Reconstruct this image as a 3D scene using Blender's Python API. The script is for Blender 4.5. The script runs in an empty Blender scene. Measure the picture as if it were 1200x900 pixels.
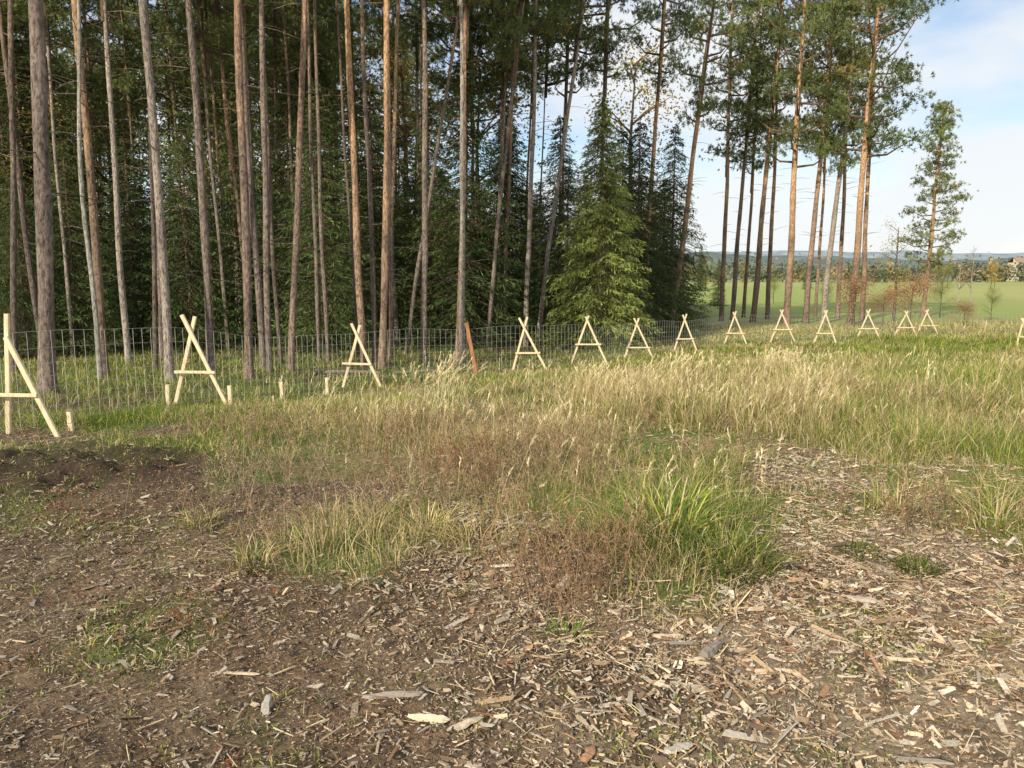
import bpy, math, random
import numpy as np
from mathutils import Vector, Matrix
rng = np.random.default_rng(7); random.seed(7)
SC = bpy.context.scene
C = SC.collection
FP = 906.0; P = math.radians(7.85); CH = 1.6
cp, sp = math.cos(P), math.sin(P)

# ------------------------------------------------------------------ numeric helpers
def sstep(a, b, x):
    t = np.clip((np.asarray(x, float) - a) / (b - a), 0, 1)
    return t * t * (3 - 2 * t)
def _h(i, j, s):
    v = np.sin(i * 127.1 + j * 311.7 + s * 74.7) * 43758.5453
    return v - np.floor(v)
def vn(x, y, s=0):
    x = np.asarray(x, float); y = np.asarray(y, float)
    i = np.floor(x); j = np.floor(y); fx = x - i; fy = y - j
    fx = fx * fx * (3 - 2 * fx); fy = fy * fy * (3 - 2 * fy)
    a = _h(i, j, s); b = _h(i + 1, j, s); c = _h(i, j + 1, s); d = _h(i + 1, j + 1, s)
    return (a * (1 - fx) + b * fx) * (1 - fy) + (c * (1 - fx) + d * fx) * fy - .5
def clodmask(x, y): return np.exp(-(((x + 3.7) / 1.5) ** 2 + ((y - 6.2) / .95) ** 2))
def H(x, y):
    x = np.asarray(x, float); y = np.asarray(y, float)
    z = -0.8 * sstep(8.5, 24, y) - .24 * np.exp(-((x + 3) / 3.) ** 2 - ((y - 13.2) / 3.2) ** 2)
    near = 1 - sstep(14, 40, y)
    z = z + .10 * vn(x * .35, y * .35, 1) * near + .05 * vn(x * 1.3, y * 1.3, 2) * near
    z = z + .05 * vn(x * 4, y * 4, 3) * near + .03 * vn(x * 11, y * 11, 4) * near + .018 * vn(x * 23, y * 23, 8) * near
    clod = clodmask(x, y)
    z = z + clod * (.30 * np.abs(vn(x * 3, y * 3, 5)) + .24 * np.abs(vn(x * 8, y * 8, 6)))
    return z
def at(px, py, Y):
    x = (px - 600) / FP; v = -(py - 450) / FP
    d = Vector((x, cp + v * sp, -sp + v * cp)); t = Y / d.y
    return Vector((0, 0, CH)) + d * t
def proj(x, y, z):
    dz = z - CH
    dep = y * cp - dz * sp; up = y * sp + dz * cp
    dep = np.maximum(dep, .05)
    return 600 + FP * x / dep, 450 - FP * up / dep
def ground(px, py):
    Y = 1.2
    while Y < 200:
        p = at(px, py, Y)
        if p.z <= float(H(p.x, p.y)): return Vector((p.x, p.y, float(H(p.x, p.y))))
        Y *= 1.004
    return p

def mesh_np(name, V, Fc, mats, col=None, mi=None, smooth=False):
    V = np.asarray(V, np.float32); Fc = np.asarray(Fc, np.int32)
    k = Fc.shape[1]; me = bpy.data.meshes.new(name)
    me.vertices.add(len(V)); me.vertices.foreach_set('co', V.ravel())
    me.loops.add(Fc.size); me.loops.foreach_set('vertex_index', Fc.ravel())
    me.polygons.add(len(Fc)); me.polygons.foreach_set('loop_start', np.arange(len(Fc), dtype=np.int32) * k)
    me.polygons.foreach_set('use_smooth', np.full(len(Fc), smooth))
    if col is not None:
        a = me.color_attributes.new('Col', 'FLOAT_COLOR', 'POINT')
        c4 = np.ones((len(V), 4), np.float32); c4[:, :3] = col
        a.data.foreach_set('color', c4.ravel())
    for m in (mats if isinstance(mats, (list, tuple)) else [mats]): me.materials.append(m)
    if mi is not None: me.polygons.foreach_set('material_index', np.asarray(mi, np.int32))
    me.update(calc_edges=True); me.validate()
    return me
class Acc:
    def __init__(s): s.V = []; s.F = []; s.Cl = []; s.n = 0
    def add(s, V, Fc, col=(1, 1, 1)):
        V = np.asarray(V, float); s.V.append(V); s.F.append(np.asarray(Fc) + s.n)
        c = np.asarray(col, float)
        s.Cl.append(np.tile(c, (len(V), 1)) if c.ndim == 1 else c); s.n += len(V)
    def tube(s, pts, rad, k=6, col=(1, 1, 1)):
        pts = np.asarray(pts, float); n = len(pts); rad = np.asarray(rad, float)
        t = np.gradient(pts, axis=0); t /= np.linalg.norm(t, axis=1)[:, None] + 1e-9
        ref = np.where(np.abs(t[:, 2:3]) > .9, np.array([[1., 0, 0]]), np.array([[0, 0, 1.]]))
        u = np.cross(t, ref); u /= np.linalg.norm(u, axis=1)[:, None] + 1e-9
        w = np.cross(t, u); a = np.arange(k) / k * 2 * math.pi
        V = pts[:, None] + rad[:, None, None] * (np.cos(a)[None, :, None] * u[:, None] + np.sin(a)[None, :, None] * w[:, None])
        i = np.arange(n - 1)[:, None] * k; j = np.arange(k)[None]; j2 = (j + 1) % k
        Fc = np.stack([i + j, i + j2, i + k + j2, i + k + j], -1).reshape(-1, 4)
        s.add(V.reshape(-1, 3), Fc, col)
    def beam(s, p0, p1, w, t, nrm=(0, 1, 0), n=6, jit=.0, col=(1, 1, 1)):
        p0 = np.array(p0, float); p1 = np.array(p1, float); d = p1 - p0; L = np.linalg.norm(d); d /= L
        nr = np.array(nrm, float); nr -= d * nr.dot(d); nr /= np.linalg.norm(nr); sd = np.cross(d, nr)
        c = .22; prof = np.array([(-1 + c, -1), (1 - c, -1), (1, -1 + c), (1, 1 - c), (1 - c, 1), (-1 + c, 1), (-1, 1 - c), (-1, -1 + c)])
        rings = []
        for i in range(n):
            f = i / (n - 1); g = 1 + (random.random() - .5) * jit
            off = ((random.random() - .5) * sd + (random.random() - .5) * nr) * jit * w * .5
            rings.append(p0 + d * L * f + off + prof[:, :1] * w * .5 * g * sd + prof[:, 1:] * t * .5 * g * nr)
        V = np.concatenate(rings); Fc = []
        for i in range(n - 1):
            for j in range(8): Fc.append((i * 8 + j, i * 8 + (j + 1) % 8, i * 8 + 8 + (j + 1) % 8, i * 8 + 8 + j))
        for b in (0, (n - 1) * 8):
            Fc += [(b, b + 1, b + 2, b + 3), (b, b + 3, b + 4, b + 7), (b + 4, b + 5, b + 6, b + 7)]
        s.add(V, Fc, col)
    def arr(s): return np.concatenate(s.V), np.concatenate(s.F), np.concatenate(s.Cl)
    def mesh(s, name, mats, smooth=False):
        V, F_, Cl = s.arr(); return mesh_np(name, V, F_, mats, Cl, None, smooth)
def joined(name, a, b, mats, smooth=False):
    V1, F1, C1 = a.arr(); V2, F2, C2 = b.arr()
    return mesh_np(name, np.concatenate([V1, V2]), np.concatenate([F1, F2 + len(V1)]), mats, np.concatenate([C1, C2]), np.concatenate([np.zeros(len(F1)), np.ones(len(F2))]), smooth)

def link(name, me, parent=None):
    o = bpy.data.objects.new(name, me); C.objects.link(o)
    if parent is not None: o.parent = parent
    return o
def tag(o, label, cat, group=None):
    o['label'] = label; o['category'] = cat
    if group: o['group'] = group
    return o
def thing(name, loc, label, cat, group=None, rot=(0, 0, 0)):
    o = bpy.data.objects.new(name, None); C.objects.link(o); o.location = loc; o.rotation_euler = rot
    o.empty_display_size = .2
    return tag(o, label, cat, group)

# ------------------------------------------------------------------ materials
def newmat(name):
    m = bpy.data.materials.new(name); m.use_nodes = True; nt = m.node_tree
    b = nt.nodes['Principled BSDF']; b.inputs['Roughness'].default_value = .8
    b.inputs['Specular IOR Level'].default_value = .2
    return m, nt, b
def N(nt, t, **kw):
    n = nt.nodes.new(t)
    for k, v in kw.items(): setattr(n, k, v)
    return n
def foliage_mat(name, trans=.3, var=.35):
    m, nt, b = newmat(name); L = nt.links
    a = N(nt, 'ShaderNodeAttribute', attribute_name='Col'); oi = N(nt, 'ShaderNodeObjectInfo')
    mr = N(nt, 'ShaderNodeMapRange'); mr.inputs[3].default_value = 1 - var / 2; mr.inputs[4].default_value = 1 + var / 2
    hs = N(nt, 'ShaderNodeHueSaturation')
    L.new(oi.outputs['Random'], mr.inputs[0]); L.new(mr.outputs[0], hs.inputs['Value']); L.new(a.outputs['Color'], hs.inputs['Color'])
    L.new(hs.outputs[0], b.inputs['Base Color'])
    tr = N(nt, 'ShaderNodeBsdfTranslucent'); L.new(hs.outputs[0], tr.inputs['Color'])
    mx = N(nt, 'ShaderNodeMixShader'); mx.inputs[0].default_value = trans
    L.new(b.outputs[0], mx.inputs[1]); L.new(tr.outputs[0], mx.inputs[2])
    L.new(mx.outputs[0], nt.nodes['Material Output'].inputs['Surface'])
    return m
def bark_mat(name, low, high, z0=2., z1=9., dark=.25):
    m, nt, b = newmat(name); L = nt.links
    tc = N(nt, 'ShaderNodeTexCoord'); mp = N(nt, 'ShaderNodeMapping'); mp.inputs['Scale'].default_value = (12, 12, 4.)
    oi = N(nt, 'ShaderNodeObjectInfo'); ofs = N(nt, 'ShaderNodeVectorMath', operation='SCALE'); ofs.inputs[0].default_value = (7, 3, 11); L.new(oi.outputs['Random'], ofs.inputs['Scale'])
    av = N(nt, 'ShaderNodeVectorMath', operation='ADD'); L.new(tc.outputs['Object'], av.inputs[0]); L.new(ofs.outputs[0], av.inputs[1])
    L.new(av.outputs[0], mp.inputs[0])
    n1 = N(nt, 'ShaderNodeTexNoise'); n1.inputs['Scale'].default_value = 2.2; n1.inputs['Detail'].default_value = 6; n1.inputs['Roughness'].default_value = .75
    L.new(mp.outputs[0], n1.inputs['Vector'])
    n2 = N(nt, 'ShaderNodeTexNoise'); n2.inputs['Scale'].default_value = 1.1; n2.inputs['Detail'].default_value = 4
    L.new(av.outputs[0], n2.inputs['Vector'])
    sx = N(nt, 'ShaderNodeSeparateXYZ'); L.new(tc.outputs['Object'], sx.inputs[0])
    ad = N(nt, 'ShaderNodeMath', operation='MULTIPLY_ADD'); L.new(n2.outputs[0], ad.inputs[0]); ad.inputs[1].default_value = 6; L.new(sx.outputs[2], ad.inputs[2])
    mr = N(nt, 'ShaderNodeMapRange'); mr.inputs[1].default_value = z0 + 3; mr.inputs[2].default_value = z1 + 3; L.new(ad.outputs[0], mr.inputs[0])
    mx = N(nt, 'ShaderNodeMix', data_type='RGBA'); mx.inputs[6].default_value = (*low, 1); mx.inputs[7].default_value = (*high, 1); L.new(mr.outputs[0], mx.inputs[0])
    rp = N(nt, 'ShaderNodeMapRange'); rp.inputs[1].default_value = .36; rp.inputs[2].default_value = .62; rp.inputs[3].default_value = dark; rp.inputs[4].default_value = 1.4
    L.new(n1.outputs[0], rp.inputs[0])
    rq = N(nt, 'ShaderNodeMapRange'); rq.inputs[1].default_value = .3; rq.inputs[2].default_value = .7; rq.inputs[3].default_value = .7; rq.inputs[4].default_value = 1.2
    L.new(n2.outputs[0], rq.inputs[0]); ml = N(nt, 'ShaderNodeMath', operation='MULTIPLY'); L.new(rp.outputs[0], ml.inputs[0]); L.new(rq.outputs[0], ml.inputs[1])
    vm = N(nt, 'ShaderNodeVectorMath', operation='SCALE'); L.new(mx.outputs[2], vm.inputs[0]); L.new(ml.outputs[0], vm.inputs['Scale'])
    L.new(vm.outputs[0], b.inputs['Base Color'])
    bp = N(nt, 'ShaderNodeBump'); bp.inputs['Strength'].default_value = 1.; bp.inputs['Distance'].default_value = .05
    L.new(n1.outputs[0], bp.inputs['Height']); L.new(bp.outputs[0], b.inputs['Normal'])
    return m
def wood_mat(name, c1, c2, scale=14):
    m, nt, b = newmat(name); L = nt.links
    tc = N(nt, 'ShaderNodeTexCoord'); n1 = N(nt, 'ShaderNodeTexNoise'); n1.inputs['Scale'].default_value = scale; n1.inputs['Detail'].default_value = 5
    mp = N(nt, 'ShaderNodeMapping'); mp.inputs['Scale'].default_value = (3, 3, .6); L.new(tc.outputs['Object'], mp.inputs[0]); L.new(mp.outputs[0], n1.inputs['Vector'])
    mr = N(nt, 'ShaderNodeMapRange'); mr.inputs[1].default_value = .35; mr.inputs[2].default_value = .68; L.new(n1.outputs[0], mr.inputs[0])
    mx = N(nt, 'ShaderNodeMix', data_type='RGBA'); mx.inputs[6].default_value = (*c1, 1); mx.inputs[7].default_value = (*c2, 1)
    L.new(mr.outputs[0], mx.inputs[0]); L.new(mx.outputs[2], b.inputs['Base Color'])
    bp = N(nt, 'ShaderNodeBump'); bp.inputs['Strength'].default_value = .4; bp.inputs['Distance'].default_value = .01
    L.new(n1.outputs[0], bp.inputs['Height']); L.new(bp.outputs[0], b.inputs['Normal'])
    return m
def attr_mat(name, bump=.5, nscale=60, amp=(.6, 1.3), dist=.02):
    m, nt, b = newmat(name); L = nt.links; b.inputs['Roughness'].default_value = .9
    a = N(nt, 'ShaderNodeAttribute', attribute_name='Col'); tc = N(nt, 'ShaderNodeTexCoord')
    n1 = N(nt, 'ShaderNodeTexNoise'); n1.inputs['Scale'].default_value = nscale; n1.inputs['Detail'].default_value = 6; n1.inputs['Roughness'].default_value = .7
    L.new(tc.outputs['Object'], n1.inputs['Vector'])
    mr = N(nt, 'ShaderNodeMapRange'); mr.inputs[1].default_value = .3; mr.inputs[2].default_value = .7; mr.inputs[3].default_value = amp[0]; mr.inputs[4].default_value = amp[1]
    L.new(n1.outputs[0], mr.inputs[0])
    vm = N(nt, 'ShaderNodeVectorMath', operation='SCALE'); L.new(a.outputs['Color'], vm.inputs[0]); L.new(mr.outputs[0], vm.inputs['Scale'])
    L.new(vm.outputs[0], b.inputs['Base Color'])
    if bump:
        bp = N(nt, 'ShaderNodeBump'); bp.inputs['Strength'].default_value = bump; bp.inputs['Distance'].default_value = dist
        L.new(n1.outputs[0], bp.inputs['Height']); L.new(bp.outputs[0], b.inputs['Normal'])
    return m
M_needle = foliage_mat('pine_needles', .35)
M_spruce = foliage_mat('spruce_needles', .35)
M_leaf = foliage_mat('autumn_leaves', .4)
M_grass = foliage_mat('grass_blades', .3, 0)
M_far = foliage_mat('far_foliage', .1, .2)
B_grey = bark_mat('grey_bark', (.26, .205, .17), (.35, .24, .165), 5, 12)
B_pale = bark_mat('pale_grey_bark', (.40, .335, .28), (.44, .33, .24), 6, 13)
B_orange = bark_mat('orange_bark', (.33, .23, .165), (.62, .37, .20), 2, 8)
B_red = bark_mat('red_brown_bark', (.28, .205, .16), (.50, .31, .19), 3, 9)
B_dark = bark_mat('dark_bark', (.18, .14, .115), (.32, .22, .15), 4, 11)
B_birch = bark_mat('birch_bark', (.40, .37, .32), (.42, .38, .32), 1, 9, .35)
B_twig = bark_mat('limb_bark', (.19, .13, .09), (.36, .21, .12), 2, 9)
M_fresh = wood_mat('fresh_peeled_wood', (.64, .50, .31), (.82, .70, .49))
M_weath = wood_mat('weathered_wood', (.26, .12, .06), (.44, .22, .12))
M_log = wood_mat('grey_log_bark', (.12, .10, .08), (.28, .23, .18))
M_chip = attr_mat('wood_chip', .3, 90, (.65, 1.25), .004)
M_ground = attr_mat('ground_soil', 1., 40, (.35, 1.55), .035)
M_stem = attr_mat('dry_stem', 0, 30)

# ------------------------------------------------------------------ layout masks
FENCE_PX = [-200, 5, 235, 425, 620, 690, 748, 803, 860, 917, 967, 1018, 1074, 1200, 1500]
FENCE_PY = [560, 499, 474, 458, 430, 426, 412, 405, 400, 397, 396, 395, 394, 394, 394]
XB = [-200, 0, 100, 200, 260, 330, 420, 520, 620, 700, 760, 840, 880, 930, 1000, 1060, 1120, 1200, 1400]
YB = [524, 524, 522, 530, 570, 592, 612, 632, 660, 686, 690, 690, 620, 560, 562, 600, 616, 622, 622]
XT = [300, 400, 600, 700, 800, 900, 1000, 1200]; YT = [480, 474, 456, 455, 447, 432, 420, 415]
def masks(x, y):
    z = H(x, y); px, py = proj(x, y, z)
    yf = np.interp(px, FENCE_PX, FENCE_PY); yb = np.interp(px, XB, YB)
    nz = vn(x * .9, y * .9, 11) + .6 * vn(x * 2.7, y * 2.7, 12)
    g = sstep(-.5, .5, (yb - py) / 80 + nz * 1.7) * (1 - .9 * sstep(.25, .6, clodmask(x, y)))
    beyond = sstep(-3, 3, yf - py)
    return px, py, g, beyond, nz
# ------------------------------------------------------------------ ground
rows = [-15., -10, -6, -3, -1, 0, .6, 1.1, 1.5]
while rows[-1] < 3200: rows.append(rows[-1] + max(.035, .0125 * rows[-1]))
rows = np.array(rows)
uu = np.concatenate([np.linspace(-4, -.85, 40)[:-1], np.linspace(-.85, .85, 420), np.linspace(.85, 4, 40)[1:]])
YY = np.repeat(rows[:, None], len(uu), 1); XX = uu[None] * (np.maximum(YY, 0) + 6)
X1, Y1 = XX.ravel(), YY.ravel(); Z1 = H(X1, Y1)
px, py, g, bey, nz = masks(X1, Y1)
front = Y1 > .5
def mixc(a, b, t): return a * (1 - t[:, None]) + np.array(b)[None] * t[:, None]
c = np.tile(np.array([.255, .18, .115]), (len(X1), 1))
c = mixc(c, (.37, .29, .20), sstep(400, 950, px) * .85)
c = mixc(c, (.12, .08, .05), sstep(.05, .35, vn(X1 * 1.7, Y1 * 1.7, 21)) * .6)
c = mixc(c, (.10, .068, .045), sstep(.05, .3, vn(X1 * 9, Y1 * 9, 28)) * .55)
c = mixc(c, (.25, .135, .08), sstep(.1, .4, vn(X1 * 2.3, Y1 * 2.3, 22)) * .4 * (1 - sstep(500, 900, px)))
c = mixc(c, (.15, .185, .05), sstep(.08, .36, vn(X1 * 1.2, Y1 * 1.2, 23) + .3 * vn(X1 * 7, Y1 * 7, 24)) * .7)
c = mixc(c, (.075, .048, .032), np.clip(clodmask(X1, Y1) * 1.2, 0, .92))
gs = np.tile(np.array([.29, .23, .11]), (len(X1), 1)); gs = mixc(gs, (.16, .20, .05), sstep(-.2, .3, nz))
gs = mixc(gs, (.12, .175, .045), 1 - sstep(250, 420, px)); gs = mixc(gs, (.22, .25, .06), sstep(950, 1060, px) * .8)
c = c * (1 - g[:, None]) + gs * g[:, None]
ff = np.tile(np.array([.14, .105, .06]), (len(X1), 1)); ff = mixc(ff, (.12, .165, .045), sstep(-.1, .3, vn(X1 * .5, Y1 * .5, 25)) * .7)
md = np.tile(np.array([.31, .37, .10]), (len(X1), 1)); md = mixc(md, (.44, .41, .16), sstep(-.15, .3, vn(X1 * .03, Y1 * .02, 26)) * .7)
md = mixc(md, (.33, .28, .13), sstep(-.1, .3, vn(X1 * .4, Y1 * .4, 27)) * .7 * (1 - sstep(42, 62, Y1)))
md = mixc(md, (.38, .34, .15), sstep(.0, .3, vn(X1 * .11, Y1 * .05, 30)) * .4)
md = mixc(md, (.26, .32, .18), sstep(250, 900, Y1) * .8)
fm = (1 - sstep(790, 860, px)) * (1 - sstep(68, 80, Y1))
bb = ff * fm[:, None] + md * (1 - fm[:, None])
bey = np.where(front, bey, 0)
c = c * (1 - bey[:, None]) + bb * bey[:, None]
nr, nc = YY.shape
i = np.arange(nr - 1)[:, None] * nc; j = np.arange(nc - 1)[None]
Fq = np.stack([i + j, i + j + 1, i + nc + j + 1, i + nc + j], -1).reshape(-1, 4)
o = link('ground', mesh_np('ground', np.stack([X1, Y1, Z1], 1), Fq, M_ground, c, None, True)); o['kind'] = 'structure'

# ------------------------------------------------------------------ blades
def blades(base, h, w, az, bend, c0, c1):
    n = len(base); t = np.array([0, .38, .74, 1.]); wt = np.array([.8, 1., .65])
    d = np.stack([np.cos(az), np.sin(az), np.zeros(n)], 1)
    sa = az + math.pi / 2 + rng.normal(0, .7, n); sd = np.stack([np.cos(sa), np.sin(sa), np.zeros(n)], 1)
    V = np.zeros((n, 7, 3)); Cc = np.zeros((n, 7, 3))
    for k in range(4):
        p = base + d * (bend * h * t[k] ** 1.8)[:, None]; p[:, 2] += h * t[k] * (1 - .35 * np.clip(bend, 0, 1.5) * t[k])
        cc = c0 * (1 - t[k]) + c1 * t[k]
        if k < 3:
            V[:, 2 * k] = p - sd * (w * wt[k] * .5)[:, None]; V[:, 2 * k + 1] = p + sd * (w * wt[k] * .5)[:, None]
            Cc[:, 2 * k] = cc; Cc[:, 2 * k + 1] = cc
        else: V[:, 6] = p; Cc[:, 6] = cc
    f = np.array([(0, 1, 3), (0, 3, 2), (2, 3, 5), (2, 5, 4), (4, 5, 6)])
    Fc = (np.arange(n)[:, None, None] * 7 + f[None]).reshape(-1, 3)
    return V.reshape(-1, 3), Fc, Cc.reshape(-1, 3)
GREEN = np.array([.22, .31, .055]); LUSH = np.array([.13, .23, .04]); STRAW = np.array([.78, .61, .30]); PALE = np.array([.92, .79, .50]); BROWN = np.array([.32, .20, .11]); YEL = np.array([.56, .53, .12])
def clump_blades(cx, cy, hc, dry, nb, rc, wmin, brown=.14):
    n = nb.sum(); k = np.repeat(np.arange(len(cx)), nb)
    r = rc[k] * np.sqrt(rng.random(n)); a = rng.random(n) * 6.283
    x = cx[k] + r * np.cos(a); y = cy[k] + r * np.sin(a)
    b = np.stack([x, y, H(x, y) - .01], 1)
    h = hc[k] * rng.uniform(.4, 1.2, n)
    az = a + rng.normal(0, .7, n); bend = np.abs(rng.normal(.5, .42, n)) + .1
    w = np.maximum(wmin[k], .0006 * y) * rng.uniform(.6, 1.3, n)
    isd = rng.random(n) < dry[k]
    v = rng.random((n, 1))
    cg = GREEN * (1 - v) + LUSH * v; cg = np.where(rng.random((n, 1)) < .3, YEL, cg)
    cd = STRAW * (1 - v) + PALE * v * 1.0; cd = np.where(rng.random((n, 1)) < .4, STRAW * .85, cd); cd = np.where(rng.random((n, 1)) < brown, BROWN, cd)
    tint = rng.uniform(.75, 1.15, len(cx))[k][:, None]
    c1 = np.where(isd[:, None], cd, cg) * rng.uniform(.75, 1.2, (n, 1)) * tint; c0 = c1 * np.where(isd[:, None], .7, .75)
    return b, h, w, az, bend, c0, c1
def sample(n, y0, y1, yc=9., ex=1.2):
    ys = np.linspace(y0, y1, 400); pdf = ys * np.minimum(1, (yc / ys) ** ex); cdf = np.cumsum(pdf); cdf /= cdf[-1]
    y = np.interp(rng.random(n), cdf, ys); x = (rng.random(n) * 2 - 1) * (.72 * y + .8)
    return x, y
x, y = sample(45000, 3.2, 38)
px, py, g, bey, nz = masks(x, y)
yt = np.interp(px, XT, YT)
leftw = 1 - sstep(250, 400, px)
right = sstep(920, 1030, px)
pat = vn(x * .7, y * .7, 61) + .5 * vn(x * 2.1, y * 2.1, 62)
tall = sstep(-10, 14, py - yt) * sstep(330, 480, px) * (1 - .7 * right) * (1 - sstep(490, 535, py)) * np.clip(.75 + 1.6 * pat, .12, 1.3)
frontw = sstep(515, 555, py)
fl = frontw * (1 - sstep(640, 740, px))
dens = g * (1 - bey) * np.clip(.62 + pat * 1.3 + .25 * right, .05, 1) * (1 - .3 * frontw * (1 - sstep(.0, .3, pat))) * (1 - .45 * fl)
dens *= np.where((px > 870) & (px < 1030) & (py > 545) & (py < 660), .15, 1)
und = bey * np.where(px < 830, .30 * (1 - sstep(24, 32, y)), .6)
keep = rng.random(len(x)) < np.maximum(dens, und)
x, y, px, py, g, bey, nz, tall, leftw, right, frontw, pat, fl = [q[keep] for q in (x, y, px, py, g, bey, nz, tall, leftw, right, frontw, pat, fl)]
hc = .125 + .215 * tall + .03 * frontw * (1 - leftw) + .09 * right * (1 - bey) - .02 * leftw
hc *= rng.uniform(.4, 1.4, len(x)) * np.clip(1 + .8 * pat, .5, 1.5)
hc = np.where(bey > .5, np.where(px > 1040, rng.uniform(.2, .55, len(x)), rng.uniform(.1, .22, len(x))), hc)
dry = np.clip(.40 + .46 * tall + .14 * frontw + .15 * fl - .34 * leftw + rng.normal(0, .2, len(x)) + .8 * vn(x * .6, y * .6, 51) + .3 * nz - .22 * right, .03, .97)
dry = np.where(bey > .5, np.where(px < 830, .2, .6), dry)
nb = rng.integers(14, 32, len(x)); nb = np.where(bey > .5, nb // 2, nb)
rc = rng.uniform(.05, .18, len(x)) * (1 + y / 25)
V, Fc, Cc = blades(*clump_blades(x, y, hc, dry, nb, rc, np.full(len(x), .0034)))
print('grass blades', len(V) // 7)
o = link('grass', mesh_np('grass', V, Fc, M_grass, Cc)); o['kind'] = 'stuff'
tag(o, 'mixed green and straw coloured grass covering the clearing beside the fence', 'grass')

def plume(bx, by, h, az, bend, dens=14, col=PALE):
    n = len(bx); b = np.stack([bx, by, H(bx, by) - .01], 1)
    cc = np.tile(col, (n, 1)) * rng.uniform(.7, 1.1, (n, 1))
    w = np.maximum(.0026, .0004 * by)
    v1, f1, k1 = blades(b, h, w, az, bend, cc * .8, cc)
    k = np.repeat(np.arange(n), dens); m = len(k)
    t = rng.uniform(.78, 1.0, m)
    d = np.stack([np.cos(az), np.sin(az), np.zeros(n)], 1)
    p = b[k] + d[k] * (bend[k] * h[k] * t ** 1.8)[:, None]; p[:, 2] += h[k] * t * (1 - .35 * np.clip(bend[k], 0, 1.5) * t)
    v2, f2, k2 = blades(p, rng.uniform(.02, .055, m), np.maximum(.004, .0005 * by[k]), az[k] + rng.normal(0, .8, m), rng.uniform(.3, 1.2, m), cc[k], cc[k] * 1.08)
    return np.concatenate([v1, v2]), np.concatenate([f1, f2 + len(v1)]), np.concatenate([k1, k2])
x, y = sample(16000, 4.6, 24)
px, py, g, bey, nz = masks(x, y); yt = np.interp(px, XT, YT)
pat = vn(x * .7, y * .7, 61) + .5 * vn(x * 2.1, y * 2.1, 62)
tall = sstep(-8, 10, py - yt) * sstep(300, 460, px) * (1 - .85 * sstep(930, 1030, px)) * (1 - .8 * sstep(495, 550, py)) * g
keep = rng.random(len(x)) < tall * np.clip(.34 + pat * 1.8, .02, 1) * (1 - bey)
x, y = x[keep], y[keep]; n = len(x)
V, Fc, Cc = plume(x, y, rng.uniform(.26, .56, n), rng.normal(.2, 1.0, n), np.abs(rng.normal(.28, .22, n)))
o = link('seed_grass', mesh_np('seed_grass', V, Fc, M_grass, Cc)); o['kind'] = 'stuff'
tag(o, 'pale feathery seed stems rising over the dry grass in the middle', 'dry grass')

# low green and reddish sprouts among the chips
x, y = sample(28000, 1.9, 8, 4, 1.)
px, py, g, bey, nz = masks(x, y)
pm = sstep(-.08, .28, vn(x * 1.2, y * 1.2, 23) + .3 * vn(x * 7, y * 7, 24)) * (1 - .5 * g)
pm = np.maximum(pm, .85 * sstep(740, 860, py) * sstep(540, 720, px) * sstep(-.25, .2, vn(x * 2, y * 2, 29)))
keep = rng.random(len(x)) < np.maximum(pm * .85, .09) * (1 - .8 * clodmask(x, y)); x, y = x[keep], y[keep]; n = len(x)
b, h, w, az, bend, c0, c1 = clump_blades(x, y, rng.uniform(.015, .05, n), np.full(n, .15), rng.integers(5, 11, n), rng.uniform(.012, .05, n), np.full(n, .0052))
redm = (sstep(.1, .3, vn(b[:, 0] * 2.6, b[:, 1] * 2.6, 71)) * .8)[:, None] > rng.random((len(b), 1))
c0 = np.where(redm, np.array([.26, .09, .05]), c0); c1 = np.where(redm, np.array([.36, .13, .07]), c1)
V, Fc, Cc = blades(b, h, w, az, bend, c0, c1)
o = link('ground_cover', mesh_np('ground_cover', V, Fc, M_grass, Cc)); o['kind'] = 'stuff'
tag(o, 'tiny green and reddish sprouts growing among the wood chips', 'ground cover')

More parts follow.
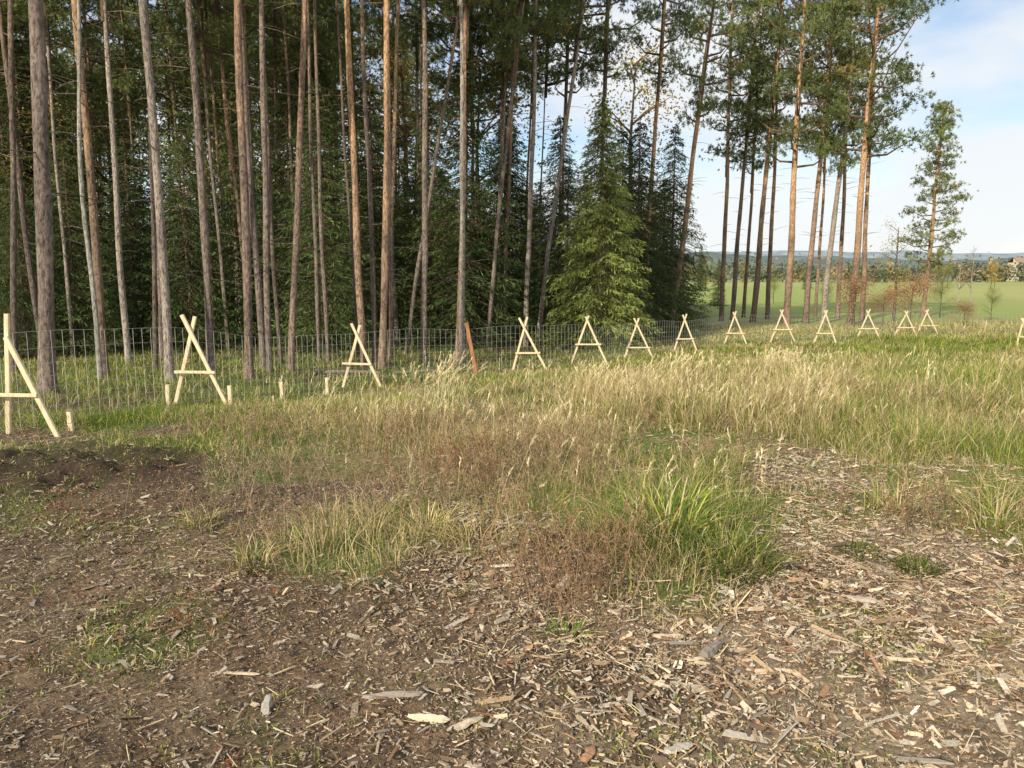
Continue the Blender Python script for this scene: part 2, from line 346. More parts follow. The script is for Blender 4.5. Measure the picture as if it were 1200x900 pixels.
# ------------------------------------------------------------------ wood chips
def chips(n, y0, y1, lmean, lsig, pal, wts, mask, wr=(.12, .5), lmax=.16):
    x, y = sample(n, y0, y1, 4.2, 1.3); px, py, g, bey, nz = masks(x, y)
    keep = rng.random(n) < mask(px, py, g, bey, x, y) * (1 - .75 * np.clip(clodmask(x, y) * 1.3, 0, 1)); x, y, px = x[keep], y[keep], px[keep]; n = len(x)
    l = np.clip(rng.lognormal(math.log(lmean), lsig, n), .006, lmax) * (.62 + .58 * sstep(300, 850, px)); w = np.clip(l * rng.uniform(wr[0], wr[1], n), .002, .032); t = np.minimum(rng.uniform(.002, .006, n), w)
    yaw = rng.random(n) * 6.283; pit = rng.normal(0, .25, n); rol = rng.normal(0, .4, n)
    a = np.stack([np.cos(yaw) * np.cos(pit), np.sin(yaw) * np.cos(pit), np.sin(pit)], 1)
    s0 = np.stack([-np.sin(yaw), np.cos(yaw), np.zeros(n)], 1); u0 = np.cross(a, s0)
    s = s0 * np.cos(rol)[:, None] + u0 * np.sin(rol)[:, None]; u = np.cross(a, s)
    ctr = np.stack([x, y, H(x, y) + rng.uniform(0, .016, n)], 1); V = np.zeros((n, 8, 3)); q = 0
    for e in (-1, 1):
        for b in (-1, 1):
            el = l * .5 * rng.uniform(.6, 1.2, n); sw = w * .5 * rng.uniform(.25, 1.1, n)
            for k in (-1, 1):
                V[:, q] = ctr + a * (e * el)[:, None] + s * (b * sw)[:, None] + u * (k * t * .5)[:, None]; q += 1
    f = np.array([(0, 1, 3, 2), (4, 6, 7, 5), (1, 5, 7, 3), (0, 4, 5, 1), (2, 3, 7, 6)])
    Fc = (np.arange(n)[:, None, None] * 8 + f[None]).reshape(-1, 4)
    ci = rng.choice(len(pal), n, p=wts); col = np.array(pal)[ci] * rng.uniform(.6, 1.25, (n, 1))
    col *= (.72 + .28 * sstep(250, 800, px))[:, None]  # left chips are browner; shade there is also put into their colour
    return V.reshape(-1, 3), Fc, np.repeat(col, 8, 0)
pal = [(.64, .50, .34), (.52, .45, .36), (.38, .27, .17), (.16, .11, .075), (.36, .21, .12), (.82, .72, .55)]
V, Fc, Cc = chips(125000, 1.9, 11, .0175, .78, pal, [.20, .28, .27, .14, .07, .04], lambda px, py, g, bey, x, y: (1 - .85 * g) * (1 - bey) * np.clip(.75 + .8 * vn(x * 1.7, y * 1.7, 21), .3, 1))
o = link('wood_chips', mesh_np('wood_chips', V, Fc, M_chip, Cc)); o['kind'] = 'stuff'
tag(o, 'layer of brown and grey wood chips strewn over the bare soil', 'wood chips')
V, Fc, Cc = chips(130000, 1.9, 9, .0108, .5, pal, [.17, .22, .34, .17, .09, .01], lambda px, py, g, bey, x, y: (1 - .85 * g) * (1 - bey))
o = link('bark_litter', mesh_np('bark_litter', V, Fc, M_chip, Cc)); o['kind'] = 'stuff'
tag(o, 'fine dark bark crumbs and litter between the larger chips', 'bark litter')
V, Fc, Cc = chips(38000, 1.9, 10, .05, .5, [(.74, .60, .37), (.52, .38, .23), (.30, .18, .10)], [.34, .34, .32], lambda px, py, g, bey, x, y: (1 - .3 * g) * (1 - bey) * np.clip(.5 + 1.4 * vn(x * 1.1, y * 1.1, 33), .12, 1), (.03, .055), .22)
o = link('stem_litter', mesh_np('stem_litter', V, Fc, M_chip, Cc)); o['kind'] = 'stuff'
tag(o, 'thin dry stems and straw lying flat among the chips', 'stem litter')

def wood_piece(px, py, L, W, T, ang, col, label, tilt=0.):
    g_ = ground(px, py); a = Acc(); n = 9; prof = np.array([(-1, -.7), (-.2, -1), (.8, -.9), (1, .3), (.3, 1), (-.9, .8)])
    rings = []
    for i in range(n):
        f = i / (n - 1) - .5; sc = (1 - .25 * abs(2 * f) ** 3) * random.uniform(.8, 1.12)
        if i in (0, n - 1): sc *= random.uniform(.4, .9)
        jit = np.array([[random.uniform(.75, 1.2)] for _ in range(6)])
        ring = np.concatenate([np.full((6, 1), f * L) + np.array([[random.uniform(-.09, .09) * L * (i in (0, n - 1))] for _ in range(6)]), prof[:, :1] * W * .5 * sc * jit + .12 * W * math.sin(f * 4), prof[:, 1:] * T * .5 * sc * jit], 1)
        rings.append(ring)
    Fc = [(i * 6 + k, i * 6 + (k + 1) % 6, i * 6 + 6 + (k + 1) % 6, i * 6 + 6 + k) for i in range(n - 1) for k in range(6)]
    for b in (0, (n - 1) * 6): Fc += [(b, b + 1, b + 2, b + 3), (b, b + 3, b + 4, b + 5)]
    a.add(np.concatenate(rings), Fc, col); o = link('wood_piece', a.mesh('wood_piece', M_chip))
    o.location = g_ + Vector((0, 0, T * .4 + .008)); o.rotation_euler = (random.uniform(-.2, .2), -tilt, ang)
    tag(o, label, 'piece of wood', 'larger pieces of wood on the mulch')
wood_piece(503, 848, .14, .035, .022, -.25, (.74, .62, .44), 'pale cream split piece of wood at the bottom middle of the foreground')
wood_piece(538, 855, .17, .03, .015, .42, (.54, .45, .34), 'grey brown splinter pointing at the pale cream piece in the foreground', .12)
wood_piece(312, 836, .09, .035, .03, 1.3, (.38, .34, .30), 'short grey stub of wood sticking up in the left foreground', .9)
wood_piece(1060, 779, .20, .024, .014, -.22, (.72, .60, .43), 'long pale stick lying on the chips at the right')
wood_piece(832, 768, .17, .05, .035, .75, (.28, .24, .20), 'thick dark grey chunk of wood right of the brown weeds')
wood_piece(588, 666, .13, .03, .014, .05, (.66, .58, .46), 'whitish flat chip lying left of the tall brown weeds')
wood_piece(795, 880, .11, .04, .012, .3, (.50, .44, .37), 'flat silver grey chip at the bottom edge of the picture')
wood_piece(784, 748, .13, .03, .012, -.15, (.62, .50, .35), 'tan chip lying left of the thick dark grey chunk')
wood_piece(462, 820, .24, .03, .02, .1, (.36, .31, .26), 'long dark grey bark strip behind the pale cream piece')
wood_piece(690, 888, .08, .035, .012, .9, (.38, .21, .12), 'rusty brown bark flake at the bottom edge')
wood_piece(278, 792, .16, .018, .01, -.1, (.58, .46, .32), 'thin tan stick in the left foreground behind the grey stub')
wood_piece(1010, 708, .15, .045, .02, -.5, (.46, .39, .32), 'broad grey chip below the small dark green tuft at right')

# ------------------------------------------------------------------ tussocks and weeds
def tussock(px, py, n, r, h, dry, label, lush=1., w=.006, name='grass_tussock'):
    g_ = ground(px, py); cx = np.array([g_.x]); cy = np.array([g_.y])
    b, hh, ww, az, bend, c0, c1 = clump_blades(cx, cy, np.array([h]), np.array([dry]), np.array([n]), np.array([r]), np.array([w]))
    bend = bend * 1.6; c0 = c0 * lush; c1 = c1 * lush
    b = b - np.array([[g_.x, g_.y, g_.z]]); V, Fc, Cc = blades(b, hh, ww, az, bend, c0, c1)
    o = link(name, mesh_np(name, V, Fc, M_grass, Cc)); o.location = g_; tag(o, label, 'grass tussock', 'single grass tussocks'); return o
tussock(780, 628, 440, .26, .40, .06, 'tall lush green tussock right of the brown weeds', .95, .009)
tussock(845, 668, 320, .26, .27, .12, 'green tussock spilling onto the chips, right of the tall lush one', .85, .008)
tussock(722, 640, 160, .18, .28, .35, 'green tussock half hidden behind the tall brown weeds')
tussock(298, 662, 110, .10, .18, .55, 'yellowish small tussock alone on the soil at left')
tussock(440, 612, 130, .14, .24, .7, 'straw yellow tussock between the left soil and the middle weeds')
tussock(560, 640, 150, .24, .18, .5, 'green and yellow tussock just left of the brown weeds')
tussock(1076, 668, 260, .10, .10, .02, 'small dark green tuft on the chips at right', .45)
tussock(1008, 652, 200, .11, .08, .05, 'flat dark green tuft, further left of the two at right', .5)
tussock(500, 622, 120, .16, .2, .75, 'bleached straw tussock behind the green and yellow one')
tussock(236, 615, 100, .12, .14, .4, 'short green tussock at the edge of the dark clods')
tussock(1168, 612, 200, .18, .32, .5, 'green yellow tussock near the right edge above the chips')
tussock(1045, 600, 180, .14, .28, .75, 'dry straw tussock above the small dark green tufts')
tussock(400, 640, 100, .08, .12, .15, 'tiny green tussock on the soil in front of the straw yellow one')
tussock(665, 745, 80, .08, .10, .2, 'tiny green tussock at the foot of the tall brown weeds')
def plume_thing(px, py, n, h, label):
    g_ = ground(px, py); x = g_.x + rng.normal(0, .16, n); y = g_.y + rng.normal(0, .12, n)
    V, Fc, Cc = plume(x, y, rng.uniform(.7, 1.1, n) * h, rng.normal(.3, .7, n), np.abs(rng.normal(.4, .2, n)), 26)
    o = link('reed_grass', mesh_np('reed_grass', V - np.array([[g_.x, g_.y, g_.z]]), Fc, M_grass, Cc)); o.location = g_
    tag(o, label, 'reed grass', 'feathery reed grass clumps')
plume_thing(515, 470, 46, .72, 'feathery pale reed grass leaning right, left of the brown stake')
plume_thing(490, 480, 30, .6, 'shorter feathery reed grass clump nearest the third A-frame')
plume_thing(690, 462, 40, .5, 'feathery reed grass clump in front of the fifth A-frame')
plume_thing(790, 452, 46, .58, 'feathery reed grass clump standing in front of the seventh A-frame')
plume_thing(910, 440, 46, .58, 'feathery reed grass clump in front of the ninth A-frame')
def weed_acc(acc, x, y, z, h, ns, col, spread=.12, root=False):
    for s in range(ns):
        az = random.random() * 6.283; ln = random.uniform(.1, .55); hh = h * random.uniform(.55, 1.1)
        bx, by = x + random.gauss(0, spread), y + random.gauss(0, spread)
        t = np.linspace(0, 1, 5); pts = np.stack([bx + math.cos(az) * ln * hh * t ** 1.3, by + math.sin(az) * ln * hh * t ** 1.3, z - .02 + hh * t], 1)
        if root: pts = np.concatenate([[[x, y, z - .03]], pts])
        cl = np.array(col) * random.uniform(.55, 1.3); acc.tube(pts, .0026 * (1 - .6 * np.linspace(0, 1, len(pts))), 3, cl)
        for b in range(random.randint(4, 8)):
            f = random.uniform(.3, 1); p = np.array([np.interp(f, t, pts[-5:, k]) for k in range(3)]); a2 = random.random() * 6.283; l2 = hh * random.uniform(.1, .3)
            q = p + np.array([math.cos(a2) * .55, math.sin(a2) * .55, .85]) * l2
            acc.tube(np.array([p, (p + q) / 2 + np.array([0, 0, -.01]), q]), [.0016, .0013, .0008], 3, cl)
            for e in range(2):
                r = q + np.array([random.gauss(0, .014), random.gauss(0, .014), random.gauss(.012, .012)])
                acc.tube(np.array([q, r]), [.0014, .0034], 3, cl * .9)
def weed(px, py, h, ns, label, col=(.27, .17, .095), spread=.11):
    g_ = ground(px, py); a = Acc(); weed_acc(a, 0, 0, 0, h, ns, col, spread, True)
    o = link('dry_weed', a.mesh('dry_weed', M_stem)); o.location = g_; tag(o, label, 'dry weed', 'dead brown weeds')
weed(655, 722, .50, 34, 'tall dead brown weed standing frontmost in the middle of the mulch', spread=.16)
weed(695, 695, .46, 30, 'dead brown weed just behind and right of the frontmost tall one', spread=.16)
weed(618, 690, .42, 24, 'dead brown weed just behind and left of the frontmost tall one', spread=.15)
weed(345, 585, .46, 40, 'greyish brown dead weed in front of the second A-frame', (.30, .22, .15), .28)
weed(262, 600, .38, 28, 'thin dead weed beside the dark clods at left', (.28, .20, .13), .2)
weed(535, 560, .36, 44, 'reddish brown dead weed patch amid straw grass below brown stake', (.27, .14, .08), .28)
weed(640, 560, .44, 36, 'brown weed rising from the middle of the dry grass', (.30, .20, .12), .25)
weed(1060, 615, .28, 24, 'small brown dead weed above the tufts at right', (.28, .18, .11), .16)
a = Acc(); xs, ys = sample(700, 4.0, 10); px, py, g, bey, nz = masks(xs, ys)
for X, Y, gg, b_, p_, q_ in zip(xs, ys, g, bey, px, py):
    if random.random() < gg * (1 - b_) * (.7 if 220 < p_ < 720 else .1) and q_ > 500: weed_acc(a, X, Y, float(H(X, Y)), .30, 6, (.33, .23, .14), .14)
o = link('weed_stems', a.mesh('weed_stems', M_stem)); o['kind'] = 'stuff'
tag(o, 'thin dead weed stems scattered through the middle grass', 'dry weeds')

# ------------------------------------------------------------------ A-frame trestles
ords = ['first', 'second', 'third', 'fourth', 'fifth', 'sixth', 'seventh', 'eighth', 'ninth', 'tenth', 'eleventh', 'twelfth', 'thirteenth', 'fourteenth']
TR = [((8, 388), (72, 502), (6, 361), (6, 503), (455, -12, 47), 7.8, 'cut by the left edge'),
      ((214, 372), (269, 476), (228, 374), (203, 477), (438, 207, 254), 10.3, 'in front of the pale leaning trunk'),
      ((412, 385), (449, 460), (422, 387), (401, 458), (432, 402, 436), 14.2, 'left of the feathery reed grass'),
      ((608, 371), (643, 434), (618, 370), (600, 433), (412, 604, 633), 17.5, 'just right of the brown stake'),
      ((686, 374), (713, 431), (690, 373), (668, 431), (406, 674, 704), 19.5, 'below the light green spruce'),
      ((743, 367), (767, 416), (749, 367), (731, 415), (401, 734, 762), 22.5, 'right of the light green spruce'),
      ((800, 365), (818, 409), (805, 364), (789, 409), (393, 792, 813), 24.7, 'left of the gap onto the meadow'),
      ((859, 364), (876, 403), (863, 363), (848, 403), (389, 850, 872), 27.5, 'before the slim red brown pines'),
      ((914, 364), (932, 402), (918, 364), (903, 401), (387, 905, 928), 29, 'before the thick bright orange pine'),
      ((966, 358), (981, 399), (970, 358), (953, 399), (385, 956, 977), 27.8, 'tallest of those at right'),
      ((1015, 363), (1032, 399), (1020, 362), (1003, 399), (385, 1005, 1029), 29.5, 'left of the rusty sapling'),
      ((1060, 369), (1074, 398), (1064, 369), (1047, 398), (388, 1050, 1071), 32, 'left one of a close pair'),
      ((1084, 370), (1099, 398), (1088, 369), (1074, 398), (388, 1077, 1097), 33, 'right one of a close pair'),
      ((1197, 366), (1214, 400), (1201, 366), (1192, 400), (388, 1194, 1211), 27, 'cut by the right edge')]
fence_pts = []
for k, (a0, a1, b0, b1, bar, Y, where) in enumerate(TR):
    cx = (a1[0] + b1[0]) / 2; base = max(a1[1], b1[1]); ref = at(cx, base, Y); X = ref.x; z0 = float(H(X, Y))
    t = thing('wooden_trestle', (X, Y, z0), 'pale fresh wood A-frame, %s from the left, %s' % (ords[k], where), 'A-frame', 'wooden A-frames along the wire fence')
    def L(x_, y_):
        q = at(x_, y_, Y); return q.x - X, q.z - ref.z
    w = .046 + .0001 * Y; th = .036
    for (q0, q1, yo) in ((a0, a1, -.020), (b0, b1, .020)):
        (x0, zz0), (x1, zz1) = L(*q0), L(*q1); ac = Acc(); ac.beam((x0, yo, zz0), (x1, yo * 2.2, zz1 - .06), w, th, jit=.14)
        link('leg', ac.mesh('leg', M_fresh), t)
    ac = Acc(); xa, zb = L(bar[1], bar[0]); xb, _ = L(bar[2], bar[0])
    ac.beam((xa, -.060, zb + random.uniform(-.01, .01)), (xb, -.060, zb + random.uniform(-.01, .01)), w * .8, .035, jit=.12)
    link('crossbar', ac.mesh('crossbar', M_fresh), t)
    fence_pts.append((X, Y))
for (px, yt, yb, Y, lab) in [(83, 469, 493, 8.1, 'short pale peg at the foot of the first A-frame'), (197, 456, 480, 10.1, 'short pale peg left of the second A-frame'),
                         (271, 452, 476, 10.25, 'short pale peg right of the second A-frame'), (331, 448, 468, 11.9, 'short pale peg midway between second and third A-frames'), (383, 445, 464, 12.9, 'short pale peg left of the third A-frame')]:
    p = at(px, yb, Y); z = float(H(p.x, Y)); h = (yb - yt) * Y / FP + .02; ac = Acc(); ac.beam((0, 0, -.08), (random.uniform(-.02, .02), 0, h), .05, .045, n=4, jit=.08)
    o = link('wooden_peg', ac.mesh('wooden_peg', M_fresh)); o.location = (p.x, Y, z); tag(o, lab, 'peg', 'short wooden pegs along the fence')
p = at(552, 436, 16.5); ac = Acc(); ac.beam((.13, 0, -.06), (-.09, 0, 1.15), .08, .07, n=9, jit=.25)
o = link('brown_stake', ac.mesh('brown_stake', M_weath)); o.location = (p.x, 16.5, float(H(p.x, 16.5))); tag(o, 'weathered red brown leaning stake, left of the fourth A-frame', 'stake')
# ------------------------------------------------------------------ wire fence
fpl = np.array([(-8.2, 3.2), (-6.4, 5.6)] + [(X + (-.22 if k < 4 else -.15), Y + .28) for k, (X, Y) in enumerate(fence_pts[:12])] + [(24, 30), (34, 26)])
seg = np.linalg.norm(np.diff(fpl, axis=0), axis=1); cum = np.concatenate([[0], np.cumsum(seg)])
sN = np.arange(0, cum[-1], .15); fx = np.interp(sN, cum, fpl[:, 0]); fy = np.interp(sN, cum, fpl[:, 1]); fz = -0.8 * sstep(8.5, 24, fy) - .24 * np.exp(-((fx + 3) / 3.) ** 2 - ((fy - 13.2) / 3.2) ** 2) + .02
sag = .03 * np.sin(sN * 1.1) + .02 * np.sin(sN * 2.3 + 1)
ac = Acc(); fh = 1.0
wr = .0015 + .00003 * fy
for k, hz in enumerate([.02, .1, .19, .29, .4, .52, .66, .82, 1.0]):
    ac.tube(np.stack([fx, fy, fz + hz + sag * hz], 1), wr * (1.25 if k in (0, 8) else 1), 3, (.48, .48, .46))
for X, Y, Z, s_, w_ in zip(fx, fy, fz, sag, wr):
    ac.tube(np.array([(X, Y, Z), (X, Y, Z + fh + s_)]), [w_, w_], 3, (.45, .45, .43))
M_wire, nt, b = newmat('galvanised_wire'); at_ = N(nt, 'ShaderNodeAttribute', attribute_name='Col'); nt.links.new(at_.outputs[0], b.inputs['Base Color'])
b.inputs['Metallic'].default_value = .2; b.inputs['Roughness'].default_value = .55
t = thing('wire_fence', (0, 0, 0), 'low galvanised wire netting fence running behind the A-frames along the forest edge', 'fence')
link('wire_netting', ac.mesh('wire_netting', M_wire), t)
def log(p0, p1, r, label, mat, Y0, Y1):
    a0 = at(*p0, Y0); a1 = at(*p1, Y1); n = 9; f = np.linspace(0, 1, n)
    X = a0.x + (a1.x - a0.x) * f; Y = Y0 + (Y1 - Y0) * f; Z = np.interp(f, [0, 1], [float(H(a0.x, Y0)), float(H(a1.x, Y1))]) + r * .9
    pts = np.stack([X - X[0], Y - Y[0] + .04 * np.sin(f * 7), Z - Z[0] + .015 * np.sin(f * 9)], 1); ac = Acc()
    pts = np.concatenate([pts[:1], pts, pts[-1:]]) + np.array([[.004, 0, 0]] + [[0, 0, 0]] * n + [[-.004, 0, 0]])
    rad = r * (1 - .35 * f) * (1 + .08 * np.sin(f * 23)); ac.tube(pts, np.concatenate([[.002], rad, [.002]]), 9)
    o = link('fallen_log', ac.mesh('fallen_log', mat, True)); o.location = (X[0], Y[0], Z[0]); tag(o, label, 'log')
log((368, 425), (525, 437), .05, 'grey fallen trunk lying behind the fence near the third A-frame', M_log, 16.5, 17.3)
log((650, 411), (775, 412), .06, 'dark fallen trunk behind the fifth and sixth A-frames', B_dark, 25.6, 26.6)

# ------------------------------------------------------------------ foliage prototypes
def diamonds(p, d, l, w, col):
    n = len(p); d = d / (np.linalg.norm(d, axis=1)[:, None] + 1e-9)
    r = rng.normal(0, 1, (n, 3)); s = np.cross(d, r); s /= np.linalg.norm(s, axis=1)[:, None] + 1e-9
    V = np.zeros((n, 4, 3)); V[:, 0] = p; V[:, 1] = p + d * (l * .45)[:, None] + s * (w * .5)[:, None]; V[:, 2] = p + d * l[:, None]; V[:, 3] = p + d * (l * .45)[:, None] - s * (w * .5)[:, None]
    return V.reshape(-1, 3), np.arange(n * 4).reshape(-1, 4), np.repeat(col, 4, 0)
def pine_proto(L=9., R=2.4, nl=34, tufts=15, gold=0., prf=(.5, .8, 1, .8, .3), base_c=(.185, .22, .08), cl=1., nn=14, fr=(.5, .78, 1.0)):
    limbs = Acc(); fol = Acc()
    ax = np.array([[0, 0, -.5], [0, 0, L * .5], [.05, .03, L * .97]]); limbs.tube(ax, [.09, .07, .02], 5)
    for i in range(nl):
        t = (i + random.random()) / nl; z = t * L * .97; az = i * 2.4 + random.uniform(-.5, .5)
        prof = np.interp(t, [0, .15, .4, .75, 1], prf); ln = R * prof * random.uniform(.45, 1.2); up = random.uniform(.0, .45) + .4 * t
        e = np.array([math.cos(az) * ln, math.sin(az) * ln, ln * up]); s0 = np.array([0, 0, z])
        m = s0 + e * .5 + np.array([0, 0, -.12 * ln]); limbs.tube(np.array([s0, m, s0 + e]), [.05 * cl, .035 * cl, .012], 4)
        for f in fr:
            if f < .6 and random.random() < .5: continue
            for rep in range(2 if f > .6 else 1):
                c_ = s0 + e * f + np.array([random.gauss(0, .25), random.gauss(0, .25), random.gauss(.05, .12)]) * cl
                nt_ = int(tufts * random.uniform(.6, 1.3)); q = rng.normal(0, 1, (nt_, 3)) * np.array([.30, .30, .12]) * random.uniform(.8, 1.25) * cl
                q = np.repeat(q, nn, 0); n = len(q)
                d = rng.normal(0, .6, (n, 3)) + q * 1.2 + np.array([0, 0, .35]); br = random.uniform(.65, 1.3)
                base = np.array(base_c) if random.random() > gold else np.array([.40, .29, .08])
                col = base * br * np.repeat(rng.uniform(.65, 1.35, (nt_, 1)), nn, 0) * rng.uniform(.85, 1.15, (n, 1))
                fol.add(*diamonds(c_ + q, d, rng.uniform(.12, .22, n), rng.uniform(.02, .038, n), col))
    return joined('crown', limbs, fol, [B_twig, M_needle])
FR = (.55, .78, 1.0)
PINES = [pine_proto(9, 2.4, 25, 14, fr=FR), pine_proto(9, 2.1, 23, 14, fr=FR), pine_proto(9, 2.9, 29, 15, fr=FR), pine_proto(9, 1.9, 21, 14, .12, fr=FR), pine_proto(9, 2.5, 24, 14, .10, fr=FR)]
LONE = pine_proto(9, 1.75, 44, 9, .03, (.75, 1, .85, .5, .1), (.22, .25, .10), .75)
def spruce_proto(Hh=10., R=1.9, nbr=300, col=(.10, .14, .047), tw=44, droop=.5, exp=.75, rc=(.55, .75, .9, 1., 1.08, 1.25)):
    fol = Acc(); limb = Acc(); P_ = []; D_ = []; L_ = []; W_ = []; Cc_ = []
    for i in range(nbr):
        u = ((i + random.random()) / nbr) ** 1.1; z = (.02 + .97 * u) * Hh
        r0 = R * (1 - u) ** exp + .10
        az = i * 2.39996 + random.uniform(-.6, .6); r = r0 * random.choice(rc) * random.uniform(.85, 1.1); dr = droop * random.uniform(.5, 1.4)
        zz = z + random.gauss(0, .14)
        o_ = np.array([math.cos(az), math.sin(az), 0]); sd = np.array([-math.sin(az), math.cos(az), 0])
        n = max(10, int(tw * (r / R + .25) * 1.3)); s = np.sqrt(rng.random(n))
        lat = rng.normal(0, .15, n) * (.25 + s) * min(1, r)
        p = o_[None] * (r * s)[:, None] + sd[None] * lat[:, None]; p[:, 2] += zz - dr * r * s ** 1.2 + .35 * dr * r * s ** 3 - .6 * np.abs(lat)
        d = o_[None] * rng.uniform(.2, .8, (n, 1)) + sd[None] * (np.sign(lat) * rng.uniform(.1, .8, n))[:, None] + np.array([0, 0, -1.])[None] * rng.uniform(-.1, 1.1, (n, 1))
        P_.append(p); D_.append(d); L_.append(rng.uniform(.11, .26, n) * (.5 + .5 * min(1, r / 1.2))); W_.append(rng.uniform(.02, .045, n))
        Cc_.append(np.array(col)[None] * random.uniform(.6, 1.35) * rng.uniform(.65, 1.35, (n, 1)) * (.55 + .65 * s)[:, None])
        e = o_ * r * .92; limb.tube(np.array([[0, 0, zz], e * .5 + [0, 0, zz - dr * r * .38], e + [0, 0, zz - dr * r * .58]]), [.014, .009, .003], 3)
    fol.add(*diamonds(np.concatenate(P_), np.concatenate(D_), np.concatenate(L_), np.concatenate(W_), np.concatenate(Cc_)))
    tr = Acc(); z = np.linspace(-.1, Hh * .99, 10); tr.tube(np.stack([z * 0, z * 0, z], 1), .010 * Hh * (1.02 - z / Hh) + .008, 7)
    return tr.mesh('trunk', B_dark, True), joined('crown', limb, fol, [B_twig, M_spruce])
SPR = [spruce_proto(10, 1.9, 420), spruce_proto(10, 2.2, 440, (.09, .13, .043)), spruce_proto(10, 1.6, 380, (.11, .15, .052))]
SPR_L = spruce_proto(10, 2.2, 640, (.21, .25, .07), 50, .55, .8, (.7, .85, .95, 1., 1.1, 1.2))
def broad_proto(Hh, R, n, col, ni=16):
    tr = Acc(); lm = Acc(); fol = Acc(); z = np.linspace(-.1, Hh * .9, 8)
    tr.tube(np.stack([.05 * np.sin(z), .04 * np.cos(z * 1.3) - .04, z], 1), .014 * Hh * (1.05 - z / Hh) + .003, 6)
    for i in range(ni):
        f = random.uniform(.15, .9); az = random.random() * 6.283; ln = R * random.uniform(.5, 1) * (1.2 - f * .6); s0 = np.array([0, 0, f * Hh]); e = s0 + np.array([math.cos(az) * ln, math.sin(az) * ln, ln * .7])
        lm.tube(np.array([s0, (s0 + e) / 2 + [0, 0, .05], e]), [.004 * Hh, .003 * Hh, .001 * Hh], 4)
        for g_ in (.55, .8, 1.05):
            m = n // (3 * ni); q = rng.normal(0, 1, (m, 3)) * R * .2 + s0 + (e - s0) * g_
            fol.add(*diamonds(q, rng.normal(0, 1, (m, 3)), rng.uniform(.6, 1.2, m) * (.045 + .008 * Hh), rng.uniform(.6, 1.2, m) * (.03 + .0045 * Hh), np.array(col)[None] * random.uniform(.6, 1.3) * rng.uniform(.6, 1.3, (m, 1))))
    return tr.mesh('trunk', B_dark, True), joined('crown', lm, fol, [B_twig, M_leaf])
GOLD = broad_proto(8, 1.7, 3000, (.52, .38, .08), 18); RUST = broad_proto(2.2, 1.1, 3600, (.46, .265, .15), 28); YELB = broad_proto(6, 1.0, 1200, (.46, .40, .14)); OLIVE = broad_proto(7, 2.2, 6000, (.24, .28, .08), 24)
def tree3(name, proto, loc, sc, label, cat, group=None, rx=1.):
    t = thing(name, loc, label, cat, group); rz = random.random() * 6.283
    for nm, me in zip(('trunk', 'crown'), proto):
        o = link(nm, me, t); o.scale = (sc * rx, sc * rx, sc); o.rotation_euler = (0, 0, rz)
    return t
# ------------------------------------------------------------------ pines
def trunk_mesh(Ht, r0, mat, wob, k=10):
    z = np.concatenate([[-.12, .0, .08, .2, .4], np.linspace(.8, Ht, 30)]); f = np.clip(z / Ht, 0, 1)
    rad = r0 * (1 - .74 * f ** 1.1) * (1 + .3 * np.exp(-np.maximum(z, 0) / .15)); ph = random.random() * 6; q = sstep(0, 3, z) * (1 - sstep(Ht * .75, Ht, z))
    X = wob * (np.sin(z * .4 + ph) + .3 * np.sin(z * 1.3 + ph * 2)) * q; Y = wob * np.cos(z * .45 + ph) * q
    rad = rad * (1 + .05 * np.sin(z * 3.1 + ph) + .03 * np.sin(z * 7.3))
    a = Acc(); a.tube(np.stack([X, Y, z], 1), rad, k)
    d = Acc()
    for i in range(random.randint(12, 24)):
        zz = random.uniform(2.0, Ht * .55); az = random.random() * 6.283; ln = random.uniform(.2, 1.2); s0 = np.array([np.interp(zz, z, X), np.interp(zz, z, Y), zz])
        e = np.array([math.cos(az) * ln, math.sin(az) * ln, random.uniform(-.3, .3) * ln]); d.tube(np.array([s0, s0 + e * .5 + [0, 0, .04], s0 + e]), [.012, .008, .003], 3)
    return joined('trunk', a, d, [mat, B_dark], True)
def pine(px1, py1, px2, py2, Y, diam, mat, label, Ht=21., cb=11.5, ci=None, group=None, csc=1., wob=.04, cat='pine tree', name='pine_tree'):
    p1 = at(px1, py1, Y); p2 = at(px2, py2, Y); sl = (p2.x - p1.x) / (p2.z - p1.z)
    z0 = float(H(p1.x, Y)); x0 = p1.x + (z0 - p1.z) * sl
    t = thing(name, (x0, Y, z0), label, cat, group, (random.uniform(-.015, .015), math.atan(sl), 0))
    link('trunk', trunk_mesh(Ht * .97, diam / 2, mat, wob), t)
    o = link('crown', PINES[random.randrange(5) if ci is None else ci], t); o.location = (0, 0, cb); k = (Ht - cb) / 9; o.scale = (csc, csc, k); o.rotation_euler = (0, 0, random.random() * 6.283)
    return t
G = 'pines along the forest edge'
